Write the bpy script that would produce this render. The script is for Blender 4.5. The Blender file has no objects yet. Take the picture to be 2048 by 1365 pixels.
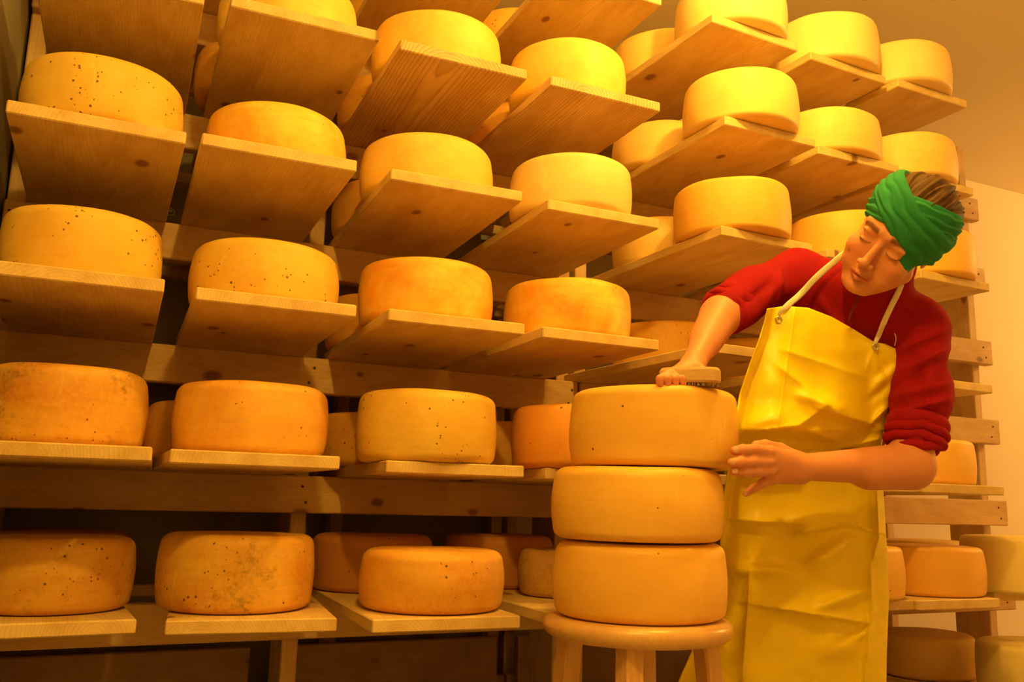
import bpy, math, random
import numpy as np
from mathutils import Vector, Matrix, noise

# ------------------------------------------------------------------ camera
SC = bpy.context.scene
COL = SC.collection
YAW, PITCH, ROLL, FPX = 0.43507, 0.18208, 0.02525, 1760.16
CAM = Vector((0.6491, -1.6030, 0.8710))
fw = Vector((math.sin(YAW)*math.cos(PITCH), math.cos(YAW)*math.cos(PITCH), math.sin(PITCH)))
rt = Vector((math.cos(YAW), -math.sin(YAW), 0.0))
up = rt.cross(fw)
RT = rt*math.cos(ROLL) + up*math.sin(ROLL)
UP = -rt*math.sin(ROLL) + up*math.cos(ROLL)
cd = bpy.data.cameras.new('camera'); co = bpy.data.objects.new('camera', cd); COL.objects.link(co)
cd.sensor_width = 36; cd.lens = FPX/2048*36; cd.clip_start = 0.02
co.matrix_world = Matrix(((RT.x, UP.x, -fw.x, CAM.x), (RT.y, UP.y, -fw.y, CAM.y), (RT.z, UP.z, -fw.z, CAM.z), (0, 0, 0, 1)))
SC.camera = co

# ------------------------------------------------------------------ light and exposure
SC.view_settings.view_transform = 'Standard'
SC.view_settings.look = 'None'
SC.view_settings.gamma = 1
SC.view_settings.use_curve_mapping = False
SC.view_settings.exposure = 0.0
w = bpy.data.worlds.new('world'); SC.world = w; w.use_nodes = True
w.node_tree.nodes['Background'].inputs[0].default_value = (1, .55, .2, 1)
w.node_tree.nodes['Background'].inputs[1].default_value = 0.01
LAMP = (.85, -1.4, 2.26)
ld = bpy.data.lights.new('ceiling_bulb_light', 'POINT'); ld.energy = 44; ld.color = (1, .57, .078); ld.shadow_soft_size = .035
lo = bpy.data.objects.new('ceiling_bulb_light', ld); lo.location = LAMP; COL.objects.link(lo)

ld3 = bpy.data.lights.new('ceiling_bulb_light_mid', 'POINT'); ld3.energy = 33; ld3.color = (1, .57, .078); ld3.shadow_soft_size = .035
lo3 = bpy.data.objects.new('ceiling_bulb_light_mid', ld3); lo3.location = (1.82, -.55, 2.24); COL.objects.link(lo3)
ld2 = bpy.data.lights.new('ceiling_bulb_light_far', 'POINT'); ld2.energy = 62; ld2.color = (1, .56, .14); ld2.shadow_soft_size = .035
lo2 = bpy.data.objects.new('ceiling_bulb_light_far', ld2); lo2.location = (5.5, -.3, 2.2); COL.objects.link(lo2)

def at(px, py, d):
    """world point seen at pixel (px,py) of the 2048x1365 photo at depth d (m) along the view axis"""
    d, px, py = float(d), float(px), float(py)
    return CAM + d*(fw + RT*((px-1024)/FPX) - UP*((py-682.5)/FPX))

# ------------------------------------------------------------------ tagging
def tag(o, label=None, cat=None, group=None, kind=None):
    if label: o['label'] = label
    if cat: o['category'] = cat
    if group: o['group'] = group
    if kind: o['kind'] = kind
    return o
def mobj(name, verts, faces, mat, parent=None, smooth=True, loc=None):
    me = bpy.data.meshes.new(name); me.from_pydata([tuple(v) for v in verts], [], [tuple(f) for f in faces]); me.update()
    if smooth: me.polygons.foreach_set('use_smooth', [True]*len(me.polygons))
    if mat: me.materials.append(mat)
    o = bpy.data.objects.new(name, me); COL.objects.link(o)
    if loc is not None: o.location = loc
    if parent is not None: o.parent = parent
    return o
def empty(name, loc, rz=0):
    o = bpy.data.objects.new(name, None); o.location = loc; o.rotation_euler = (0, 0, rz); o.empty_display_size = .05
    COL.objects.link(o); return o

# ------------------------------------------------------------------ materials
class NT:
    def __init__(s, name):
        s.m = bpy.data.materials.new(name); s.m.use_nodes = True; s.t = s.m.node_tree
        s.b = s.t.nodes['Principled BSDF']
    def n(s, typ, **kw):
        nd = s.t.nodes.new(typ)
        for k, v in kw.items():
            if k.startswith('i_'):
                key = k[2:]; key = int(key) if key.isdigit() else key.replace('_', ' ')
                nd.inputs[key].default_value = v
            else: setattr(nd, k, v)
        return nd
    def l(s, a, b): s.t.links.new(a, b)
    def math(s, op, a, b=None, c=None, clamp=False):
        nd = s.n('ShaderNodeMath', operation=op); nd.use_clamp = clamp
        for i, v in enumerate((a, b, c)):
            if v is None: continue
            if isinstance(v, (int, float)): nd.inputs[i].default_value = v
            else: s.l(v, nd.inputs[i])
        return nd.outputs[0]
    def vmath(s, op, a, b=None):
        nd = s.n('ShaderNodeVectorMath', operation=op)
        for i, v in enumerate((a, b)):
            if v is None: continue
            if isinstance(v, tuple): nd.inputs[i].default_value = v
            else: s.l(v, nd.inputs[i])
        return nd.outputs[0]
    def noise(s, vec, scale, detail=3, rough=.5, dist=0):
        nd = s.n('ShaderNodeTexNoise'); nd.inputs['Scale'].default_value = scale; nd.inputs['Detail'].default_value = detail
        nd.inputs['Roughness'].default_value = rough; nd.inputs['Distortion'].default_value = dist
        s.l(vec, nd.inputs['Vector']); return nd
    def ramp(s, fac, stops):
        nd = s.n('ShaderNodeValToRGB'); cr = nd.color_ramp
        while len(cr.elements) < len(stops): cr.elements.new(.5)
        for e, (p, c) in zip(cr.elements, stops):
            e.position = p; e.color = c if len(c) == 4 else (*c, 1)
        s.l(fac, nd.inputs[0]); return nd.outputs[0]
    def mix(s, fac, a, b, mode='MIX'):
        nd = s.n('ShaderNodeMix', data_type='RGBA', blend_type=mode)
        for i, v in ((0, fac), (6, a), (7, b)):
            if isinstance(v, (int, float)): nd.inputs[i].default_value = v
            elif isinstance(v, tuple): nd.inputs[i].default_value = v if len(v) == 4 else (*v, 1)
            else: s.l(v, nd.inputs[i])
        return nd.outputs[2]
    def coords(s, spread=37.0):
        tc = s.n('ShaderNodeTexCoord'); oi = s.n('ShaderNodeObjectInfo')
        sc = s.n('ShaderNodeVectorMath', operation='SCALE'); sc.inputs[0].default_value = (1, .37, .71)
        s.l(s.math('MULTIPLY', oi.outputs['Random'], spread), sc.inputs[3])
        return tc.outputs['Object'], s.vmath('ADD', tc.outputs['Object'], sc.outputs[0]), oi.outputs['Random']
    def bump(s, h, strength, dist=.002):
        nd = s.n('ShaderNodeBump'); nd.inputs['Strength'].default_value = strength; nd.inputs['Distance'].default_value = dist
        s.l(h, nd.inputs['Height']); s.l(nd.outputs[0], s.b.inputs['Normal'])

def simple(name, col, rough=.6, metal=0, spec=.5, bump=None):
    t = NT(name); t.b.inputs['Base Color'].default_value = (*col, 1); t.b.inputs['Roughness'].default_value = rough
    t.b.inputs['Metallic'].default_value = metal; t.b.inputs['Specular IOR Level'].default_value = spec
    tc = t.n('ShaderNodeTexCoord')
    nz = t.noise(tc.outputs['Object'], bump[0] if bump else 30, 4)
    c = t.mix(.5, (*[v*.93 for v in col], 1), (*[min(1, v*1.05) for v in col], 1)); t.l(nz.outputs[0], c.node.inputs[0])
    t.l(c, t.b.inputs['Base Color'])
    if bump: t.bump(nz.outputs[0], bump[1], bump[2])
    return t.m

def wood(name, axis='Y', pale=(.82, .63, .32), dark=(.55, .32, .13), rough=.6, knots=.62, tight=55.0, fuzz=.35, rk=1.0):
    """solid pine: growth rings round a pith axis along the board, fibre streaks, scattered knots"""
    t = NT(name); obj, co_, rnd = t.coords()
    sep = t.n('ShaderNodeSeparateXYZ'); t.l(obj, sep.inputs[0])
    i = {'X': (2, 0, 1), 'Y': (0, 1, 2), 'Z': (1, 2, 0)}[axis]
    a, g, c = [sep.outputs[k] for k in i]           # across, grain, other
    r1 = t.math('FRACT', t.math('MULTIPLY', rnd, 7.13)); r2 = t.math('FRACT', t.math('MULTIPLY', rnd, 23.7))
    r3 = t.math('FRACT', t.math('MULTIPLY', rnd, 91.3))
    ax = t.math('ADD', a, t.math('MULTIPLY', t.math('SUBTRACT', r1, .5), .24))
    cz = t.math('ADD', c, t.math('ADD', .02, t.math('MULTIPLY', r2, .06)))
    cz = t.math('ADD', cz, t.math('MULTIPLY', g, t.math('MULTIPLY', t.math('SUBTRACT', r3, .5), .10)))
    gg = t.math('ADD', g, t.math('MULTIPLY', rnd, 31.0))
    cmb = t.n('ShaderNodeCombineXYZ'); t.l(ax, cmb.inputs[0]); t.l(t.math('MULTIPLY', gg, .12), cmb.inputs[1]); t.l(cz, cmb.inputs[2])
    nz = t.noise(cmb.outputs[0], 9, 3, .5)
    off = t.vmath('SCALE', t.vmath('SUBTRACT', nz.outputs['Color'], (.5, .5, .5))); off.node.inputs[3].default_value = .035
    p = t.vmath('ADD', cmb.outputs[0], off)
    # knots
    kc = t.n('ShaderNodeCombineXYZ'); t.l(t.math('ADD', a, t.math('MULTIPLY', rnd, 53.0)), kc.inputs[0]); t.l(t.math('MULTIPLY', gg, .62), kc.inputs[1])
    vo = t.n('ShaderNodeTexVoronoi', voronoi_dimensions='2D'); vo.inputs['Scale'].default_value = 5.2; t.l(kc.outputs[0], vo.inputs['Vector'])
    kd = vo.outputs['Distance']
    sp = t.n('ShaderNodeSeparateColor'); t.l(vo.outputs['Color'], sp.inputs[0])
    has = t.math('LESS_THAN', sp.outputs[0], knots)
    size = t.math('ADD', .035, t.math('MULTIPLY', sp.outputs[1], .05))
    kn = t.math('MULTIPLY', t.math('SUBTRACT', 1, t.math('DIVIDE', kd, size), clamp=True), has)
    halo = t.math('MULTIPLY', t.math('SUBTRACT', 1, t.math('DIVIDE', kd, t.math('MULTIPLY', size, 4.2)), clamp=True), has)
    ps = t.n('ShaderNodeSeparateXYZ'); t.l(p, ps.inputs[0])
    rr = t.math('SQRT', t.math('ADD', t.math('POWER', ps.outputs[0], 2), t.math('POWER', ps.outputs[2], 2)))
    rr = t.math('ADD', rr, t.math('MULTIPLY', t.math('POWER', halo, 2), .030))
    ph = t.math('MULTIPLY', rr, tight*3.2)
    fr = t.math('FRACT', ph)
    ring = t.math('POWER', fr, 3.0)
    soft = t.math('MULTIPLY', t.math('SUBTRACT', 1, fr), 12, clamp=True)
    ring = t.math('MULTIPLY', ring, soft)
    fc = t.n('ShaderNodeCombineXYZ'); t.l(a, fc.inputs[0]); t.l(t.math('MULTIPLY', gg, .05), fc.inputs[1]); t.l(c, fc.inputs[2])
    fib = t.noise(fc.outputs[0], 260, 3, .6)
    bs_ = t.n('ShaderNodeMapping'); bs_.inputs['Scale'].default_value = {'X': (.35, 1, 1), 'Y': (1, .35, 1), 'Z': (1, 1, .35)}[axis]; t.l(co_, bs_.inputs[0])
    blot = t.noise(bs_.outputs[0], 16, 5, .65)
    base = t.mix(t.math('MULTIPLY', t.math('SUBTRACT', blot.outputs[0], .42, clamp=True), 4.5, clamp=True), pale, tuple(x*y for x, y in zip(pale, (.84, .76, .66))))
    f = t.math('MULTIPLY', ring, t.math('MULTIPLY', rk, t.math('ADD', .15, t.math('MULTIPLY', blot.outputs[0], .65)), clamp=True)); c1 = t.mix(f, base, dark)
    f2 = t.math('MULTIPLY', t.math('SUBTRACT', fib.outputs[0], .42, clamp=True), fuzz*3)
    c2 = t.mix(f2, c1, tuple(x*.8 for x in dark))
    c3 = t.mix(t.math('MULTIPLY', halo, .35), c2, dark)
    c4 = t.mix(t.math('MULTIPLY', kn, 2.2, clamp=True), c3, (.30, .14, .05, 1))
    t.l(c4, t.b.inputs['Base Color']); t.b.inputs['Roughness'].default_value = rough
    t.bump(t.math('ADD', t.math('MULTIPLY', fib.outputs[0], .6), t.math('MULTIPLY', ring, -.5)), .25, .0008)
    return t.m

def cheese(name, base, tint, mottle=.5, specks=0.0, mould=0.0, scratch=.3, dusty=0.0, rough=.5):
    t = NT(name); obj, co_, rnd = t.coords()
    big = t.noise(co_, 6, 4, .6, .6); mid = t.noise(co_, 22, 5, .65, .4); fine = t.noise(co_, 160, 4, .7)
    f = t.math('ADD', t.math('MULTIPLY', t.math('SUBTRACT', big.outputs[0], .38, clamp=True), mottle*3.0), t.math('MULTIPLY', t.math('SUBTRACT', mid.outputs[0], .45, clamp=True), mottle*1.2), clamp=True)
    c = t.mix(f, base, tint)
    # streaks left by brushing run round the wheel
    sx = t.n('ShaderNodeMapping'); sx.inputs['Scale'].default_value = (1, 1, 9); t.l(co_, sx.inputs[0])
    st = t.noise(sx.outputs[0], 12, 5, .7)
    c = t.mix(t.math('MULTIPLY', t.math('SUBTRACT', st.outputs[0], .5, clamp=True), mottle*1.3), c, tuple(x*.72 for x in tint))
    # pale rubbed smears, mostly running up the side
    mp = t.n('ShaderNodeMapping'); mp.inputs['Rotation'].default_value = (.35, .25, 0); mp.inputs['Scale'].default_value = (1, 1, .30); t.l(co_, mp.inputs[0])
    sn = t.noise(mp.outputs[0], 42, 3, .6, 1.2); gate = t.noise(co_, 9, 2, .5)
    sm = t.math('MULTIPLY', t.math('MULTIPLY', t.math('SUBTRACT', sn.outputs[0], .60, clamp=True), 9, clamp=True), t.math('MULTIPLY', t.math('SUBTRACT', gate.outputs[0], .50, clamp=True), 6, clamp=True), clamp=True)
    c = t.mix(t.math('MULTIPLY', sm, scratch), c, tuple(min(1, x*1.12+.10) for x in base))
    h = t.math('ADD', t.math('MULTIPLY', fine.outputs[0], .5), t.math('MULTIPLY', mid.outputs[0], 1.0))
    if specks > 0:
        v = t.n('ShaderNodeTexVoronoi'); v.inputs['Scale'].default_value = 130; t.l(co_, v.inputs['Vector'])
        sc_ = t.n('ShaderNodeSeparateColor'); t.l(v.outputs['Color'], sc_.inputs[0])
        clus = t.noise(co_, 13, 3, .7)
        thr = t.math('MULTIPLY', t.math('SUBTRACT', clus.outputs[0], .52, clamp=True), specks*9)
        dot = t.math('MULTIPLY', t.math('LESS_THAN', v.outputs['Distance'], t.math('MULTIPLY', sc_.outputs[1], .36)), t.math('LESS_THAN', sc_.outputs[0], thr))
        c = t.mix(t.math('MULTIPLY', dot, .85), c, (.10, .04, .008, 1))
        h = t.math('SUBTRACT', h, dot)
    if mould > 0:
        mn = t.noise(co_, 7.5, 5, .7); fine2 = t.noise(co_, 90, 4, .8)
        mk = t.math('MULTIPLY', t.math('SUBTRACT', mn.outputs[0], .55, clamp=True), 9*mould, clamp=True)
        mk = t.math('MULTIPLY', mk, t.math('MULTIPLY', t.math('SUBTRACT', fine2.outputs[0], .42, clamp=True), 5, clamp=True))
        c = t.mix(t.math('MULTIPLY', mk, .8), c, (.13, .07, .02, 1))
    if dusty > 0:
        c = t.mix(t.math('MULTIPLY', t.math('SUBTRACT', fine.outputs[0], .45, clamp=True), dusty*3), c, tuple(min(1, x*1.2+.08) for x in base))
    t.l(c, t.b.inputs['Base Color']); t.b.inputs['Roughness'].default_value = rough
    t.b.inputs['Subsurface Weight'].default_value = .0
    t.b.inputs['Specular IOR Level'].default_value = .35
    t.bump(h, .35, .0012)
    return t.m

M = {}
M['plank'] = wood('pine_plank', 'Y', fuzz=.16)
M['plank_old'] = wood('pine_plank_strong_grain', 'Y', pale=(.80, .58, .33), dark=(.42, .19, .06), tight=42, fuzz=.3, rk=2.1)
M['rail'] = wood('pine_rail', 'X', pale=(.76, .54, .29), dark=(.55, .30, .12), fuzz=.3, knots=.4)
M['post'] = wood('pine_post', 'Z', pale=(.78, .57, .33), dark=(.58, .33, .15), fuzz=.3, knots=.5)
M['board'] = wood('spruce_board', 'X', pale=(.50, .31, .17), dark=(.36, .20, .09), fuzz=.3, knots=.6)
M['stool'] = wood('varnished_beech', 'X', pale=(.80, .52, .25), dark=(.66, .38, .16), rough=.28, knots=0, tight=90, fuzz=.3)
M['stool_leg'] = wood('varnished_beech_leg', 'Z', pale=(.78, .50, .24), dark=(.60, .34, .14), rough=.33, knots=0, tight=90, fuzz=.4)
M['brush'] = wood('brush_wood', 'X', pale=(.74, .52, .3), dark=(.58, .36, .18), knots=0)
# cheese rinds: young and pale through to old and orange
M['c_yellow'] = cheese('rind_yellow', (.93, .69, .20), (.86, .50, .07), .75, 0, 0, .45)
M['c_smooth'] = cheese('rind_smooth_gold', (.93, .66, .24), (.87, .53, .13), .5, 0, 0, .15)
M['c_stack'] = cheese('rind_fresh_amber', (.92, .58, .13), (.86, .46, .08), .55, .12, 0, .9, rough=.42)
M['c_gold'] = cheese('rind_gold', (.93, .57, .13), (.87, .45, .07), .5, 0, 0, .2)
M['c_cream'] = cheese('rind_cream_yellow', (.93, .72, .34), (.88, .60, .20), .45, 0, 0, .3)
M['c_apricot'] = cheese('rind_apricot', (.90, .52, .12), (.86, .44, .08), .25, 0, 0, .15)
M['c_speck'] = cheese('rind_speckled', (.88, .62, .13), (.78, .42, .06), .6, .9, .15, .5)
M['c_orange'] = cheese('rind_orange', (.88, .52, .10), (.72, .30, .05), .8, .35, .1, .3, dusty=.3)
M['c_deep'] = cheese('rind_deep_orange', (.88, .42, .08), (.76, .28, .04), .4, .1, 0, .1)
M['c_golden'] = cheese('rind_golden_brown', (.86, .55, .11), (.66, .29, .04), .95, .6, .9, .35, dusty=.25)
M['c_mottled'] = cheese('rind_mottled', (.93, .70, .13), (.82, .36, .04), 1.1, .1, 0, .6)
M['c_mouldy'] = cheese('rind_mouldy', (.66, .40, .12), (.42, .2, .06), .7, .9, 5.0, .2, dusty=.5)
M['c_pale'] = cheese('rind_pale', (.88, .72, .34), (.84, .62, .25), .25, 0, 0, .15)
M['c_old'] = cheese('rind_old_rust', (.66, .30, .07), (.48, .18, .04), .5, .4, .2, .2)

def plaster(name, col, sc=40, amt=.1, b=.15):
    t = NT(name); tc = t.n('ShaderNodeTexCoord')
    n1 = t.noise(tc.outputs['Object'], 2.5, 4); n2 = t.noise(tc.outputs['Object'], sc, 4, .7)
    c = t.mix(t.math('MULTIPLY', n1.outputs[0], amt*4, clamp=True), col, tuple(x*(1-amt) for x in col))
    t.l(c, t.b.inputs['Base Color']); t.b.inputs['Roughness'].default_value = .85; t.bump(n2.outputs[0], b, .002); return t.m
M['wall'] = plaster('cream_wall_paint', (.84, .72, .60))
M['ceil'] = plaster('ceiling_board_paint', (.90, .80, .62))
M['grey'] = plaster('grey_cement_render', (.35, .31, .27), 60, .15, .5)
M['floor'] = plaster('concrete_floor', (.46, .40, .32), 30, .2, .2)
M['steel'] = simple('zinc', (.6, .58, .52), .3, 1)
M['nail'] = simple('nail_head', (.06, .03, .015), .6)
M['black'] = simple('black_plastic', (.02, .02, .02), .5)

# ------------------------------------------------------------------ shapes
def box_vf(x0, x1, y0, y1, z0, z1, ch=0.002, seg=1):
    """box with chamfered edges: returns verts, faces"""
    cx, cy, cz = (x0+x1)/2, (y0+y1)/2, (z0+z1)/2; hx, hy, hz = (x1-x0)/2, (y1-y0)/2, (z1-z0)/2
    V = []; idx = {}
    for sx in (-1, 1):
        for sy in (-1, 1):
            for sz in (-1, 1):
                for k in range(3):
                    d = [hx-ch, hy-ch, hz-ch]; d[k] += ch
                    idx[(sx, sy, sz, k)] = len(V); V.append((cx+sx*d[0], cy+sy*d[1], cz+sz*d[2]))
    F = []
    g = lambda sx, sy, sz, k: idx[(sx, sy, sz, k)]
    for s in (-1, 1):
        for k, cyc in ((0, [(-1, -1), (1, -1), (1, 1), (-1, 1)]), (1, [(-1, -1), (-1, 1), (1, 1), (1, -1)]), (2, [(-1, -1), (1, -1), (1, 1), (-1, 1)])):
            q = []
            for a, b in cyc:
                t = {0: (s, a, b), 1: (a, s, b), 2: (a, b, s)}[k]; q.append(g(*t, k))
            F.append(q if s > 0 else q[::-1])
    for a in (-1, 1):
        for b in (-1, 1):
            F.append([g(a, b, -1, 0), g(a, b, 1, 0), g(a, b, 1, 1), g(a, b, -1, 1)][::1 if a*b < 0 else -1])
            F.append([g(a, -1, b, 0), g(a, 1, b, 0), g(a, 1, b, 2), g(a, -1, b, 2)][::1 if a*b > 0 else -1])
            F.append([g(-1, a, b, 1), g(1, a, b, 1), g(1, a, b, 2), g(-1, a, b, 2)][::1 if a*b < 0 else -1])
            for c in (-1, 1):
                F.append([g(a, b, c, 0), g(a, b, c, 1), g(a, b, c, 2)][::1 if a*b*c > 0 else -1])
    return V, F
def box(name, x0, x1, y0, y1, z0, z1, mat, parent=None, ch=.002, origin=None):
    o = origin if origin is not None else ((x0+x1)/2, (y0+y1)/2, (z0+z1)/2)
    V, F = box_vf(x0-o[0], x1-o[0], y0-o[1], y1-o[1], z0-o[2], z1-o[2], ch)
    ob = mobj(name, V, F, mat, parent, smooth=False)
    ob.location = Vector(o) - (parent.location if parent is not None else Vector((0, 0, 0)))
    return ob
def lathe_vf(prof, n, fn=None):
    V = []; F = []
    for r, z in prof:
        for k in range(n):
            a = 2*math.pi*k/n; V.append((r*math.cos(a), r*math.sin(a), z))
    for i in range(len(prof)-1):
        for k in range(n):
            F.append((i*n+k, i*n+(k+1) % n, (i+1)*n+(k+1) % n, (i+1)*n+k))
    F.append(tuple(range(n))[::-1]); m = (len(prof)-1)*n; F.append(tuple(range(m, m+n)))
    return V, F
def plane(name, pts, mat):
    return mobj(name, pts, [(0, 1, 2, 3)], mat, smooth=False)

# ------------------------------------------------------------------ room
XL, XR, YB, YF, ZC = .405, 6.0, 1.06, -2.9, 2.42
tag(box('wall_back', 1.86, XR+.1, YB, YB+.1, 0, ZC, M['wall']), kind='structure')
tag(box('wall_back', XL-.1, 1.86, YB, YB+.1, 0, ZC, M['grey']), kind='structure')
tag(box('wall_left', XL-.1, XL, YF, YB, 0, ZC, M['grey']), kind='structure')
tag(box('wall_right', XR, XR+.1, YF, YB, 0, ZC, M['wall']), kind='structure')
tag(box('wall_front', XL-.1, XR+.1, YF-.1, YF, 0, ZC, M['wall']), kind='structure')
tag(box('floor', XL-.1, XR+.1, YF-.1, YB+.1, -.1, 0, M['floor']), kind='structure')
tag(box('ceiling', XL-.1, XR+.1, YF-.1, YB+.1, ZC, ZC+.1, M['ceil']), kind='structure')

# ------------------------------------------------------------------ rack
Z = {-1: .378, 0: .6619, 1: .9456, 2: 1.2308, 3: 1.5196, 4: 1.7975, 5: 2.0725}
XC = {1: .5935, 2: .9188, 3: 1.2725, 4: 1.6206, 5: 2.0481, 6: 2.3988, 7: 2.7106, 8: 3.055, 9: 3.40}
T, W, PL = .0235, .286, .98
YR = .523
def rail_y(z): return YR + .0217*(z-1.25)
def bay(name, label, x0, x1, posts, joints=()):
    root = empty(name, ((x0+x1)/2, YR+.1, 0)); tag(root, label, 'rack')
    P0 = root.location
    for l, z in Z.items():
        zt = z-T; yf = rail_y(zt)
        r = box('front_rail', x0, x1, yf, yf+.036, zt-.087, zt, M['rail'], root, .003)
        for px_ in posts:
            for dz in (.025, .062):
                V, F = lathe_vf([(.0035, 0), (.0035, .0015)], 8)
                nv = [(v[0], -v[2], v[1]) for v in V]
                n_ = mobj('nail', nv, F, M['nail'], r, smooth=False); n_.location = (px_+.018-(x0+x1)/2+.006*math.sin(l*3+dz*90), -.0178, .0435-dz)
        box('rear_rail', x0, x1, .955, .991, zt-.030, zt, M['rail'], root, .003)
    for px_ in posts:
        box('front_post', px_, px_+.038, YR+.046, YR+.046+.14, 0, 2.262, M['post'], root, .003)
        px_ = px_ + (.2 if .9 < px_ < 1.3 else 0)
        box('rear_post', px_, px_+.038, .995, 1.045, 0, 2.262, M['post'], root, .003)
    return root
RACK_L = bay('storage_rack', 'pine shelving rack bay beside the grey wall, holding four plank columns', XL+.008, 1.843, (XL+.008, 1.085, 1.80))
RACK_R = bay('storage_rack', 'pine shelving rack bay on the right, its rail ends against the cream wall', 1.850, 3.58, (1.856, 2.72, 3.52))
# wide boards closing the back under the lowest shelves
for x0, x1, lab in ((XL+.04, 1.07, 'wide brown board low behind the rack, left of the middle post'), (1.13, 1.79, 'wide brown board low behind the rack with two dark knots'),
                    (1.86, 2.70, 'wide brown board low behind the rack, behind the stool')):
    tag(box('back_board', x0, x1, .90, .922, .10, .477, M['board'], None, .003), lab, 'board')

ROWN = {-1: 'lowest', 0: 'sixth', 1: 'fifth', 2: 'fourth', 3: 'third', 4: 'second', 5: 'top'}
def rowtxt(l): return 'top shelf' if l == 5 else 'lowest shelf' if l == -1 else ROWN[l] + ' shelf down'
# columns are counted from the grey wall on the left
COLN = {1: 'first column', 2: 'second column', 3: 'third column', 4: 'fourth column',
        5: 'fifth column', 6: 'sixth column', 7: 'seventh column', 8: 'second last column', 9: 'last column on the right'}
# fitted offsets of single planks: dx, yaw, dy
PO = {(1, 0): (.0026, .0987, .0568), (1, 1): (-.0063, -.0972, -.0551), (1, 2): (-.011, -.0249, -.0299), (1, 3): (.0031, -.0061, .0178), (1, 4): (.0116, -.0268, .019),
      (2, 0): (.0051, -.1948, .0176), (2, 1): (-.0162, -.0029, -.0303), (2, 2): (.0034, -.0211, -.0073), (2, 3): (-.0101, -.0182, .0015), (2, 4): (.0178, -.0192, -.007),
      (3, 0): (-.0096, -.0455, -.0397), (3, 1): (.0225, -.084, .0273), (3, 2): (-.0032, -.0274, -.0184), (3, 3): (-.0071, -.0276, .001), (3, 4): (-.0026, -.0163, -.0017),
      (4, 1): (.0299, -.0958, .0521), (4, 2): (-.022, .0002, -.0185), (4, 3): (-.0001, -.014, .0112), (4, 4): (-.0077, -.0074, -.0065),
      (5, 2): (-.0467, .0856, -.0531), (5, 3): (.0093, .0341, -.0192), (5, 4): (.0264, .0027, -.0219), (5, 5): (.011, .0585, .0052),
      (6, 4): (-.0033, -.0077, .0044), (6, 5): (.0033, .0375, .0309), (7, 0): (-.0781, -.0424, -.0209), (7, 1): (-.0502, -.0661, -.0345),
      (7, 2): (.0583, .0686, .0432), (7, 3): (.048, .0383, .0237), (7, 4): (.008, .038, .022), (7, 5): (.014, .0131, .03),
      (6, 0): (-.045, -.03, .0), (8, 0): (.0, .0, .09), (9, 0): (.0, 0, .2), (8, -1): (0, 0, .1), (9, -1): (0, 0, .2), (7, -1): (.02, 0, .2)}
rng = random.Random(4)
def FG(c): return ' from the grey wall' if c < 8 else ''
def plank(c, l, strong=False):
    dx, yaw, dy = PO.get((c, l), (rng.uniform(-.004, .004), rng.uniform(-.01, .01), rng.uniform(-.01, .01)))
    V, F = box_vf(-W/2, W/2, 0, PL-dy, -T, 0, .0022)
    o = mobj('shelf_plank', V, F, M['plank_old' if strong else 'plank'], smooth=False)
    yw = yaw if abs(yaw) < .03 else math.copysign(.03 + (abs(yaw)-.03)*.45, yaw)
    # keep the front corners where fitted but do not let neighbours cross at the back
    o.location = (XC[c]+dx, dy, Z[l]); o.rotation_euler = (0, 0, yw)
    tag(o, f"pine plank in the {rowtxt(l)}, {COLN[c]}{FG(c)}" + (', grain strongly marked' if strong else ''), 'shelf plank', 'planks carrying the cheese wheels')
    return o
for c in range(1, 8):
    for l in range(0, 6):
        plank(c, l, (c, l) in ((3, 4), (4, 4)))
for c, l in ((8, 0), (9, 0), (7, -1), (8, -1), (9, -1)): plank(c, l)

# ------------------------------------------------------------------ cheese wheels
def wheel_vf(R, h, seed, cr=.021, bulge=.004, dome=.0025):
    prof = [(.0, 0.0)]
    rr = random.Random(seed)
    Rb = R - bulge
    pts = []
    for k in range(5): pts.append(((Rb-cr)*(k/4.0)*1.0, 0.0))
    for k in range(1, 8):
        a = math.pi/2*k/7; pts.append((Rb-cr+cr*math.sin(a), cr*.8-cr*.8*math.cos(a)))
    for k in range(1, 8):
        t = k/8; z = cr*.8+(h-cr*1.8)*t; pts.append((Rb+bulge*math.sin(math.pi*t), z))
    for k in range(0, 8):
        a = math.pi/2*k/7; pts.append((Rb-cr+cr*math.cos(a), h-cr+cr*math.sin(a)))
    for k in range(4, 0, -1):
        t = k/4.6; pts.append(((Rb-cr)*t, h+dome*(1-t*t)))
    n = 88; V = [(0, 0, 0)]; F = []
    pts = pts[1:]
    sd = Vector((seed*3.1, seed*1.7, seed*.9))
    amp = .0022
    for r, z in pts:
        for k in range(n):
            a = 2*math.pi*k/n; p = Vector((r*math.cos(a), r*math.sin(a), z))
            nn = noise.noise(p*9+sd); n2 = noise.noise(p*32+sd)
            s = amp*nn*1.4+.0006*n2
            ed = min(1, z/.02)
            q = Vector((p.x, p.y, 0)); q = q.normalized() if q.length > 1e-5 else q
            V.append((p.x+q.x*s*ed, p.y+q.y*s*ed, z+(amp*nn*.8*(z/h))))
    for k in range(n): F.append((0, 1+(k+1) % n, 1+k))
    for i in range(len(pts)-1):
        for k in range(n):
            F.append((1+i*n+k, 1+i*n+(k+1) % n, 1+(i+1)*n+(k+1) % n, 1+(i+1)*n+k))
    t = len(V); V.append((0, 0, h+dome)); b = 1+(len(pts)-1)*n
    for k in range(n): F.append((b+k, b+(k+1) % n, t))
    return V, F
WN = [0]
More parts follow.
